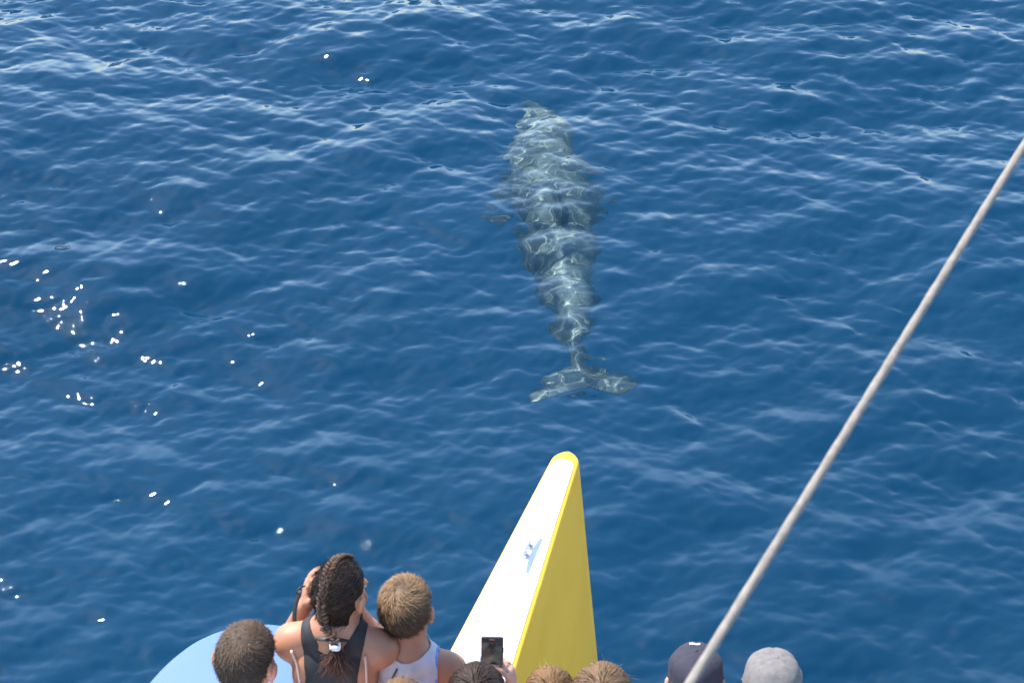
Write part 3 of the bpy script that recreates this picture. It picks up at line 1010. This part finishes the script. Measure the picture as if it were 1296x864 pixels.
# --- person with the braid
def braided():
    hc = (-0.494, 5.298, 2.984)
    h = hc[2] - DECK + 0.112
    arms = {-1: ((-0.176, 0.145, -0.175), (-0.106, 0.092, 0.018), (0.10, 0.30, 0.95), (1, 0.25, 0), 0.28),
            1: ((0.135, 0.160, -0.210), (0.035, 0.175, -0.075), (-0.20, 0.15, 0.95), (-1, 0.25, 0), 0.45)}
    P = Person('person with dark braided hair in black top raising a camera', (hc[0], hc[1] - 0.02), h, SK_TAN, yaw=-6, head=(-20, 14, 0), res=0.0058, arms=arms, sw=0.84, hs=0.92, male=False, neck=0.165)
    zs = P.zs
    def tank(V):
        x = np.abs(V[:, 0]); z = V[:, 2] - zs
        lim = np.interp(z, [-0.30, -0.24, -0.19, -0.13, -0.06, 0.0, 0.06], [0.24, 0.20, 0.105, 0.080, 0.072, 0.082, 0.092])
        neck = np.hypot(V[:, 0], V[:, 1] + 0.03) - 0.066
        neck = neck + 2.0 * np.maximum(0, np.where(V[:, 1] > 0, -0.06, 0.012) - z)
        return np.minimum(np.minimum(np.minimum(lim - x, neck), 0.115 - V[:, 1]), np.minimum(V[:, 2] - P.zc - 0.06, zs + 0.075 - V[:, 2]))
    P.cloth('tank_top', tank, C_BLACK, 0.006, noise=0.0014)
    P.shorts(C_DENIM)
    for sx, xs in ((-1, (-0.118, -0.112, -0.100, -0.092)), (1, (0.098, 0.108, 0.108, 0.104))):
        pts = [back_point(P, x + 0 * sx, zs + dz, 0.0015) for x, dz in zip(xs, (0.015, -0.03, -0.08, -0.125))]
        pts.append(back_point(P, xs[-1] - sx * 0.006, zs - 0.165, 0.001))
        V, F = tube_np(catmull(pts, 6), 0.0088, 8, up=(1, 0, 0), flat=0.35)
        st = mesh_np('shoulder_strap', V, F, PEACH, P.root)
        c = pts[3]
        V, F = ellipsoid_np(c, (0.008, 0.004, 0.007)); o = mesh_np('strap_slider', V, F, C_WHITE); o.parent = st
    # hair pulled back
    def flow(Pt, N, rng):
        d = np.stack([-np.sign(Pt[:, 0]) * 0.9 * sm(0, 0.03, np.abs(Pt[:, 0])), -0.55 * np.ones(len(Pt)), -0.5 * np.ones(len(Pt))], 1)
        d = d - N * (d * N).sum(1)[:, None]
        return d / (np.linalg.norm(d, axis=1)[:, None] + 1e-6) + N * 0.06
    P.hair(hairline_long, 0.006, H_BLACK, [
        dict(n=5200, length=0.030, dirf=flow, seed=11, width=0.0010, spread=0.16, tip=0.25),
        dict(n=160, length=0.026, dirf=flow_short((0, 0, 0), 0.5, 0.3), seed=12, width=0.0005, spread=0.5, tip=0.5)], lump=0.0012)
    # braid: overlapping lobes along the crown to the nape, then hanging free
    hp = [(-0.016, 0.062, 0.090), (-0.018, 0.015, 0.111), (-0.016, -0.045, 0.104), (-0.010, -0.088, 0.064), (-0.004, -0.106, 0.012), (0.002, -0.102, -0.035), (0.005, -0.094, -0.062)]
    pw = [P.H(np.array(p) * np.array((1, 1.02, 1.02))) for p in hp]
    pw += [np.array((0.012, -0.112, zs + 0.100)), np.array((0.018, -0.122, zs + 0.084))]
    path = catmull(pw, 10)
    seg = np.linalg.norm(np.diff(path, axis=0), axis=1); cum = np.concatenate([[0], np.cumsum(seg)])
    L = cum[-1]; n = int(L / 0.0112)
    parts = []; tips = []; rb = np.random.default_rng(9)
    center = P.H((0, -0.012, 0.02))
    for i in range(n):
        t = (i + 0.5) / n * L
        p = np.array([np.interp(t, cum, path[:, q]) for q in range(3)])
        p2 = np.array([np.interp(min(t + 0.004, L), cum, path[:, q]) for q in range(3)]); p1 = np.array([np.interp(max(t - 0.004, 0), cum, path[:, q]) for q in range(3)])
        T = (p2 - p1) / np.linalg.norm(p2 - p1)
        up_ = p - center if t < L * 0.78 else np.array((0, -1.0, 0.2))
        up_ = up_ - T * (up_ @ T); up_ /= np.linalg.norm(up_)
        lat = np.cross(T, up_)
        w = 0.0112 * (1.0 - 0.25 * abs(i / n - 0.45)) * rb.uniform(0.85, 1.12)
        for sgn in (-1, 1):
            a = sgn * R(36)
            ax = lat * math.cos(a) - T * math.sin(a) * sgn * sgn if False else lat * sgn * math.cos(R(36)) - T * math.sin(R(36))
            bx = np.cross(up_, ax)
            q = p + rb.normal(size=3) * 0.0009 + lat * sgn * w * 0.72 + T * (0.0036 if sgn > 0 else -0.0036) + up_ * 0.003
            parts.append(ellipsoid_np(q, (w * 1.05, w * 0.52, w * 0.66), np.stack([ax, bx, up_], 1), 10, 7))
            tips += [rb.uniform(0.35, 0.85)] * len(parts[-1][0])
    V, F = join_np(parts)
    br = mesh_np('braid', V, F, H_BLACK, P.root)
    at = br.data.attributes.new('tipness', 'FLOAT', 'POINT'); at.data.foreach_set('value', np.array(tips, np.float32))
    # scrunchie and loose tail
    p0 = pw[-1]
    for dz in (0.0, -0.009):
        V, F = tube_np([p0 + np.array((0.0115 * math.cos(a), 0.011 * math.sin(a), -0.006 + dz + 0.002 * math.sin(3 * a))) for a in np.linspace(0, 2 * math.pi, 25)], 0.0042, 8, cap=False)
        mesh_np('hair_tie', V, F, C_WHITE, P.root)
    rng = np.random.default_rng(5)
    m = 900; sg = 6
    A = p0 + np.array((0, 0, -0.018)) + rng.normal(size=(m, 3)) * np.array((0.006, 0.006, 0.003))
    out = rng.normal(size=(m, 3)) * np.array((0.30, 0.22, 0.25)) + np.array((0.06, -0.28, -0.85))
    ln = rng.uniform(0.04, 0.085, m)
    ph = rng.uniform(0, 6.28, m)
    VV = []
    for q in range(sg + 1):
        u = q / sg
        c = A + out * (ln * u)[:, None] * (1 + 0.0 * u) + np.stack([np.sin(ph + u * 7), 0.5 * np.cos(ph + u * 6), 0 * ph], 1) * 0.006 * u
        wv = np.stack([np.cos(ph), np.sin(ph), 0 * ph], 1) * 0.0012 * (1 - 0.7 * u)
        VV += [c - wv, c + wv]
    VV = np.stack(VV, 1).reshape(-1, 3); m2 = 2 * (sg + 1)
    base = (np.arange(m) * m2)[:, None]
    Fq = np.concatenate([base + np.array([[2 * q, 2 * q + 1, 2 * q + 3, 2 * q + 2]]) for q in range(sg)])
    tl = mesh_np('braid_tail', VV, Fq, H_TAIL, P.root)
    at = tl.data.attributes.new('tipness', 'FLOAT', 'POINT'); at.data.foreach_set('value', np.tile(np.linspace(0.1, 0.7, m2), m).astype(np.float32))
    neck_loop(P, 0.064, 0.070, 0.10, 0.0085, 0.35, 'neck_strap', CORD)
    # earring
    e0 = P.H((-0.084, -0.006, -0.046))
    V, F = tube_np([e0, e0 + np.array((0, 0, -0.012)), e0 + np.array((0.001, 0, -0.030))], 0.0022, 6)
    mesh_np('earring', V, F, CHROME, P.root)
    # the camera at her face: a thing of its own
    c = bpy.data.objects.new('compact_camera', None); COL.objects.link(c)
    base = P.root.matrix_basis if False else (Matrix.Translation(P.root.location) @ Matrix.Rotation(R(-6), 4, 'Z'))
    hd = P.H((-0.095, 0.115, -0.100))
    c.location = base @ Vector(hd)
    c.rotation_euler = (R(-14), 0, R(-19))
    tag(c, 'black camera with dangling strap held up to the braided person\'s face', 'camera')
    bm = bmesh.new(); box_bm(bm, (0, 0, 0), (0.115, 0.04, 0.07), None, 0.008); mesh_bm('camera_body', bm, CORD, c)
    V, F = tube_np([(0, 0.02, 0), (0, 0.05, 0), (0, 0.075, 0)], [0.03, 0.029, 0.026], 24); mesh_np('lens', V, F, CORD, c, sharp=40)
    V, F = tube_np([(0.035, 0, 0.034), (0.035, 0, 0.042)], 0.006, 14); mesh_np('shutter_button', V, F, CHROME, c, sharp=40)
    # wide dangling strap from the hand to the neck
    Wp = [(-0.598, 5.345, 2.950), (-0.612, 5.318, 2.905), (-0.612, 5.288, 2.860), (-0.598, 5.262, 2.812), (-0.573, 5.248, 2.790), (-0.548, 5.240, 2.815), (-0.535, 5.245, 2.845)]
    inv = Matrix.LocRotScale(c.location, c.rotation_euler, None).inverted()
    pts = [np.array(inv @ Vector(p)) for p in Wp]
    V, F = tube_np(catmull(pts, 7), 0.0075, 8, up=(0, 0, 1), flat=0.3); mesh_np('strap', V, F, CORD, c)
    pts = [np.array(inv @ Vector(p)) for p in [(-0.602, 5.325, 2.955), (-0.604, 5.312, 2.972), (-0.594, 5.318, 2.985), (-0.582, 5.335, 2.976)]]
    V, F = tube_np(catmull(pts, 6), 0.0028, 8); mesh_np('wrist_cord', V, F, CORD, c)
    return P
H_TAIL = hair_mat('reddish_brown_tail', (0.020, 0.010, 0.007), (0.120, 0.048, 0.030))
braided()

# --- boy in the tank top
def tank_top_child():
    hc = (-0.293, 5.329, 2.886)
    P = Person('child with short light brown hair in pale blue tank top', (hc[0], hc[1] - 0.02), hc[2] - DECK + 0.112, SK_TAN, yaw=-4, head=(-4, 12, -6), res=0.0062, sw=0.76, hs=0.90)
    zs = P.zs
    def lim(z): return np.interp(z, [-0.24, -0.19, -0.13, -0.06, 0.0, 0.06], [0.20, 0.125, 0.098, 0.092, 0.088, 0.085])
    def tank(V, m=0.0):
        x = np.abs(V[:, 0]); z = V[:, 2] - zs
        neck = np.hypot(V[:, 0], V[:, 1] + 0.03) - 0.058
        neck = neck + 2.0 * np.maximum(0, np.where(V[:, 1] > 0, -0.05, 0.0) - z)
        if m == 1: return neck
        if m == 2: return lim(z) - x
        return np.minimum(np.minimum(lim(z) - x, neck), np.minimum(V[:, 2] - P.zc - 0.04, zs + 0.08 - V[:, 2]))
    P.cloth('tank_top', tank, C_PALE, 0.006, noise=0.0012)
    nf = tank(P.V, 1); sel = np.where((np.abs(nf) < 0.004) & (P.V[:, 2] > zs - 0.12) & (P.V[:, 2] < zs + 0.075) & (np.abs(P.V[:, 0]) < 0.09))[0]
    an = np.arctan2(P.V[sel, 0], -(P.V[sel, 1] + 0.03)); ring = []
    for a_ in np.linspace(-math.pi, math.pi, 25)[:-1]:
        w_ = np.exp(-((np.angle(np.exp(1j * (an - a_)))) / 0.16) ** 2) + 1e-9
        ring.append(((P.V[sel] + P.N[sel] * 0.011) * w_[:, None]).sum(0) / w_.sum())
    ring = np.array(ring); ring = 0.25 * np.roll(ring, 1, 0) + 0.5 * ring + 0.25 * np.roll(ring, -1, 0)
    V, F = tube_np(catmull(list(ring) + [ring[0]], 4), 0.0042, 8, cap=False); mesh_np('neck_piping', V, F, C_PIPE, P.root)
    for sx in (-1, 1):
        P.cloth('armhole_piping', lambda V: np.minimum(np.minimum(tank(V), 0.008 - tank(V, 2)), np.minimum(V[:, 0] * sx, V[:, 2] - zs + 0.17)), C_PIPE, 0.0085)
    P.shorts(C_DENIM)
    wl = (0.004, -0.045, 0.098)
    zt = lambda p: 0.75 * sm(0.035, 0.105, p[:, 2] - 0.15 * p[:, 0]) * (1 - 0.85 * np.exp(-((p[:, 0] - 0.004) ** 2 + (p[:, 1] + 0.045) ** 2) / 0.02 ** 2)) - 0.05  # bleached top, with its lit left side put into the colour; dark whorl
    P.hair(hairline_short, 0.008, H_BOY, [
        dict(n=7000, length=0.030, dirf=flow_short(wl, 0.07, 0.7), seed=21, width=0.0011, spread=0.14, tip=0.30),
        dict(n=220, length=0.028, dirf=flow_short(wl, 0.10, 0.8), seed=22, width=0.0007, spread=0.35, tip=0.4)], lump=0.001, z_to_tip=zt)
    neck_loop(P, 0.050, 0.050, 0.05, 0.0032, 1.0, 'neck_cord', CORD)
    pts = [back_point(P, x, zs + dz, 0.008) for x, dz in ((-0.035, 0.05), (-0.045, 0.0), (-0.042, -0.05), (-0.046, -0.11))]
    V, F = tube_np(catmull(pts, 6), 0.0048, 8, up=(1, 0, 0), flat=0.5); mesh_np('back_cord', V, F, CORD, P.root)
tank_top_child()

# --- person holding up the phone
def phone_holder():
    hc = (-0.100, 5.037, 2.820)
    arms = {1: ((0.165, 0.14, -0.20), (0.092, 0.285, -0.035), (-0.12, 0.20, 0.95), (-1, 0.30, 0), 0.42),
            -1: ((-0.150, 0.13, -0.21), (-0.022, 0.280, -0.060), (0.10, 0.20, 0.95), (1, 0.35, 0), 0.42)}
    P = Person('dark brown haired person holding a phone up in front', (hc[0], hc[1] - 0.02), hc[2] - DECK + 0.112, SK_FAIR, yaw=-2, head=(-3, 10, 0), res=0.0058, arms=arms, sw=0.82, hs=0.98, male=False)
    P.tee(C_CORAL); P.shorts(C_DENIM)
    sf = ((0, -0.012, 0.020), (0.086, 0.107, 0.103))
    P.hair(hairline_long, 0.007, H_DARK, [
        dict(n=5200, length=0.16, dirf=flow_down, seed=31, width=0.0012, seg=8, spread=0.07, tip=0.25, surf=sf),
        dict(n=90, length=0.07, dirf=flow_down, seed=32, width=0.0004, seg=6, spread=0.2, tip=0.4)], lump=0.0012)
    ph = bpy.data.objects.new('mobile_phone', None); COL.objects.link(ph)
    ph.location = (-0.057, 5.322, 2.722); ph.rotation_euler = (R(-12), 0, R(-3))
    tag(ph, 'dark mobile phone held up with its screen towards the viewer', 'phone')
    case = mat('phone_case', (0.035, 0.026, 0.040), 0.4, (60, 0.2))
    bm = bmesh.new(); box_bm(bm, (0, 0, 0), (0.064, 0.009, 0.128), None, 0.004, 3); mesh_bm('case', bm, case, ph)
    sm_, t, p = new_mat('phone_screen')
    p.inputs['Roughness'].default_value = 0.12
    tc = t.nodes.new('ShaderNodeTexCoord'); n = t.nodes.new('ShaderNodeTexNoise'); n.inputs['Scale'].default_value = 38; n.inputs['Detail'].default_value = 3
    t.links.new(tc.outputs['Object'], n.inputs['Vector'])
    r = t.nodes.new('ShaderNodeValToRGB')
    r.color_ramp.elements[0].position = 0.42; r.color_ramp.elements[0].color = (0.010, 0.013, 0.015, 1)
    r.color_ramp.elements[1].position = 0.68; r.color_ramp.elements[1].color = (0.055, 0.065, 0.060, 1)
    t.links.new(n.outputs['Fac'], r.inputs[0]); t.links.new(r.outputs[0], p.inputs['Base Color']); t.links.new(r.outputs[0], p.inputs['Emission Color'])
    p.inputs['Emission Strength'].default_value = 0.35
    bm = bmesh.new(); box_bm(bm, (0, -0.0050, -0.002), (0.056, 0.0012, 0.098), None, 0.0004, 1); mesh_bm('screen', bm, sm_, ph)
    bm = bmesh.new(); box_bm(bm, (0, -0.0050, 0.056), (0.016, 0.0010, 0.003), None, 0.0004, 1); mesh_bm('earpiece', bm, mat('copper_trim', (0.42, 0.20, 0.15), 0.35, (40, 0.1), metallic=0.6), ph)
    bm = bmesh.new(); box_bm(bm, (0.0325, 0, 0.02), (0.002, 0.004, 0.018), None, 0.0006, 1); mesh_bm('side_button', bm, case, ph)
phone_holder()

# --- two fair haired people in front of the yellow hull, one more at the bottom edge
def fair_haired(label, hc, hm, seed, shirt, skin, head, sc_=1.0, sw=0.8, yaw=0, n=5600):
    P = Person(label, (hc[0], hc[1] - 0.02), hc[2] - DECK + 0.112, skin, yaw=yaw, head=head, sw=sw, hs=sc_, male=False)
    P.tee(shirt); P.shorts(C_DENIM)
    sf = ((0, -0.012, 0.020), (0.087, 0.108, 0.104))
    P.hair(hairline_long, 0.007, hm, [
        dict(n=n, length=0.17, dirf=flow_down, seed=seed, width=0.0009, seg=8, spread=0.06, tip=0.22, surf=sf),
        dict(n=140, length=0.07, dirf=flow_down, seed=seed + 1, width=0.0004, seg=6, spread=0.22, tip=0.6)], lump=0.0014)
fair_haired('golden blond head beside the phone, left of the sandy haired one', (0.108, 5.102, 2.752), H_BLOND, 41, C_GREEN, SK_FAIR, (4, 8, 0), 0.88, 0.74)
fair_haired('sandy haired head at the foot of the yellow hull, right of the blond one', (0.246, 5.056, 2.800), H_FAIR, 51, C_GREY, SK_FAIR, (-4, 8, 0), 1.03, 0.84)
fair_haired('light brown tuft of hair at the bottom edge between braided person and child', (-0.300, 4.967, 2.834), H_FAIR, 61, C_CORAL, SK_FAIR, (0, 8, 0), 0.92, 0.76, n=4200)

# --- two people in caps
def capped(label, hc, capm, seed, shirt, head, skin, crease, mark=False, hs=1.0):
    P = Person(label, (hc[0], hc[1] - 0.02), hc[2] - DECK + 0.112, skin, yaw=-3, head=head, sw=0.9, hs=hs)
    P.tee(shirt); P.shorts(C_DENIM)
    P.hair(hairline_short, 0.004, H_BROWN, [dict(n=2600, length=0.012, dirf=flow_short((0, -0.05, 0.09), 0.2, 0.4), seed=seed, width=0.0009, spread=0.2)])
    def f(Q):
        lim = np.where(Q[:, 1] > 0, 0.022 + 0.10 * Q[:, 1], 0.022 + 0.45 * Q[:, 1])
        ear = np.where(np.abs(Q[:, 0]) > 0.070, np.hypot(Q[:, 1] + 0.012, Q[:, 2] + 0.004) - 0.034, 1)
        return np.minimum(np.minimum(Q[:, 2] - lim, ear), 0.115 - np.abs(Q[:, 0]))
    V, F, fv = clip(P.V, P.F, f(P.Vh))
    N = vnormals(V, F)
    Q = P.head_of(V)
    # a cap has its own dome: a little boxier than the skull
    az = np.arctan2(Q[:, 0], Q[:, 1] + 0.012)
    seam = np.exp(-((((az / (math.pi / 3)) + 0.5) % 1 - 0.5) * (math.pi / 3) * np.hypot(Q[:, 0], Q[:, 1] + 0.012) / 0.0030) ** 2)
    a = 0.009 + 0.010 * sm(0.03, 0.08, Q[:, 2]) * sm(0.015, 0.06, np.hypot(Q[:, 0], Q[:, 1] + 0.012)) - 0.0030 * seam
    a += 0.0016 * np.sin(Q[:, 0] * 60 + seed) * np.sin(Q[:, 2] * 75 + Q[:, 1] * 40)
    cx, cz, cd = crease
    a -= cd * np.exp(-((Q[:, 2] - cz - 0.4 * (Q[:, 0] - cx)) / 0.007) ** 2 - ((Q[:, 0] - cx) / 0.026) ** 2)
    V = V + N * a[:, None]
    cap = mesh_np('cap', V, F, capm, P.root)
    so = cap.modifiers.new('thickness', 'SOLIDIFY'); so.thickness = 0.003; so.offset = -1
    top = V[np.argmax(np.where(np.hypot(Q[:, 0], Q[:, 1] + 0.012) < 0.012, Q[:, 2], -1))]
    Vb, Fb = ellipsoid_np(top, (0.0065, 0.0065, 0.004), P.M, 14, 8)
    mesh_np('button', Vb, Fb, capm).parent = cap
    # brim
    Vb, Fb = [], []
    nu, nv = 15, 7
    for j in range(nv):
        for i in range(nu):
            u = (i / (nu - 1) - 0.5) * 2; v = j / (nv - 1)
            x = u * 0.075 * (1 - 0.18 * v * v)
            y0 = 0.088 * math.sqrt(max(0, 1 - (u * 0.86) ** 2)) - 0.005
            y = y0 + v * 0.070 * math.sqrt(max(0, 1 - (u * 0.93) ** 2))
            Vb.append(P.H((x, y, 0.036 - 0.018 * u * u - 0.02 * v)))
    for j in range(nv - 1):
        for i in range(nu - 1): Fb.append([j * nu + i, j * nu + i + 1, (j + 1) * nu + i + 1, (j + 1) * nu + i])
    b = mesh_np('brim', Vb, Fb, capm); b.parent = cap
    so = b.modifiers.new('thickness', 'SOLIDIFY'); so.thickness = 0.004
    if mark:
        pts = []
        for x in np.linspace(-0.016, 0.010, 7):
            d = np.hypot(Q[:, 0] - x, Q[:, 1] - 0.022)
            i = np.argmin(d + np.where(Q[:, 2] < 0.06, 1, 0)); pts.append(V[i] + N[i] * 0.002)
        Vb, Fb = tube_np(catmull(pts, 3), 0.0035, 8, flat=0.5)
        mesh_np('white_stripe', Vb, Fb, C_WHITE).parent = cap
capped('person in a dark navy cap behind the diagonal rope', (0.508, 5.132, 2.803), C_NAVY, 71, C_GREY, (0, 10, 0), SK_FAIR, (0.02, 0.045, 0.003), mark=True, hs=0.93)
capped('person in a light grey cap, rightmost at the bottom edge', (0.712, 5.107, 2.806), C_CAPG, 81, C_GREEN, (4, 8, 4), SK_TAN, (0.045, 0.07, 0.007), hs=1.0)
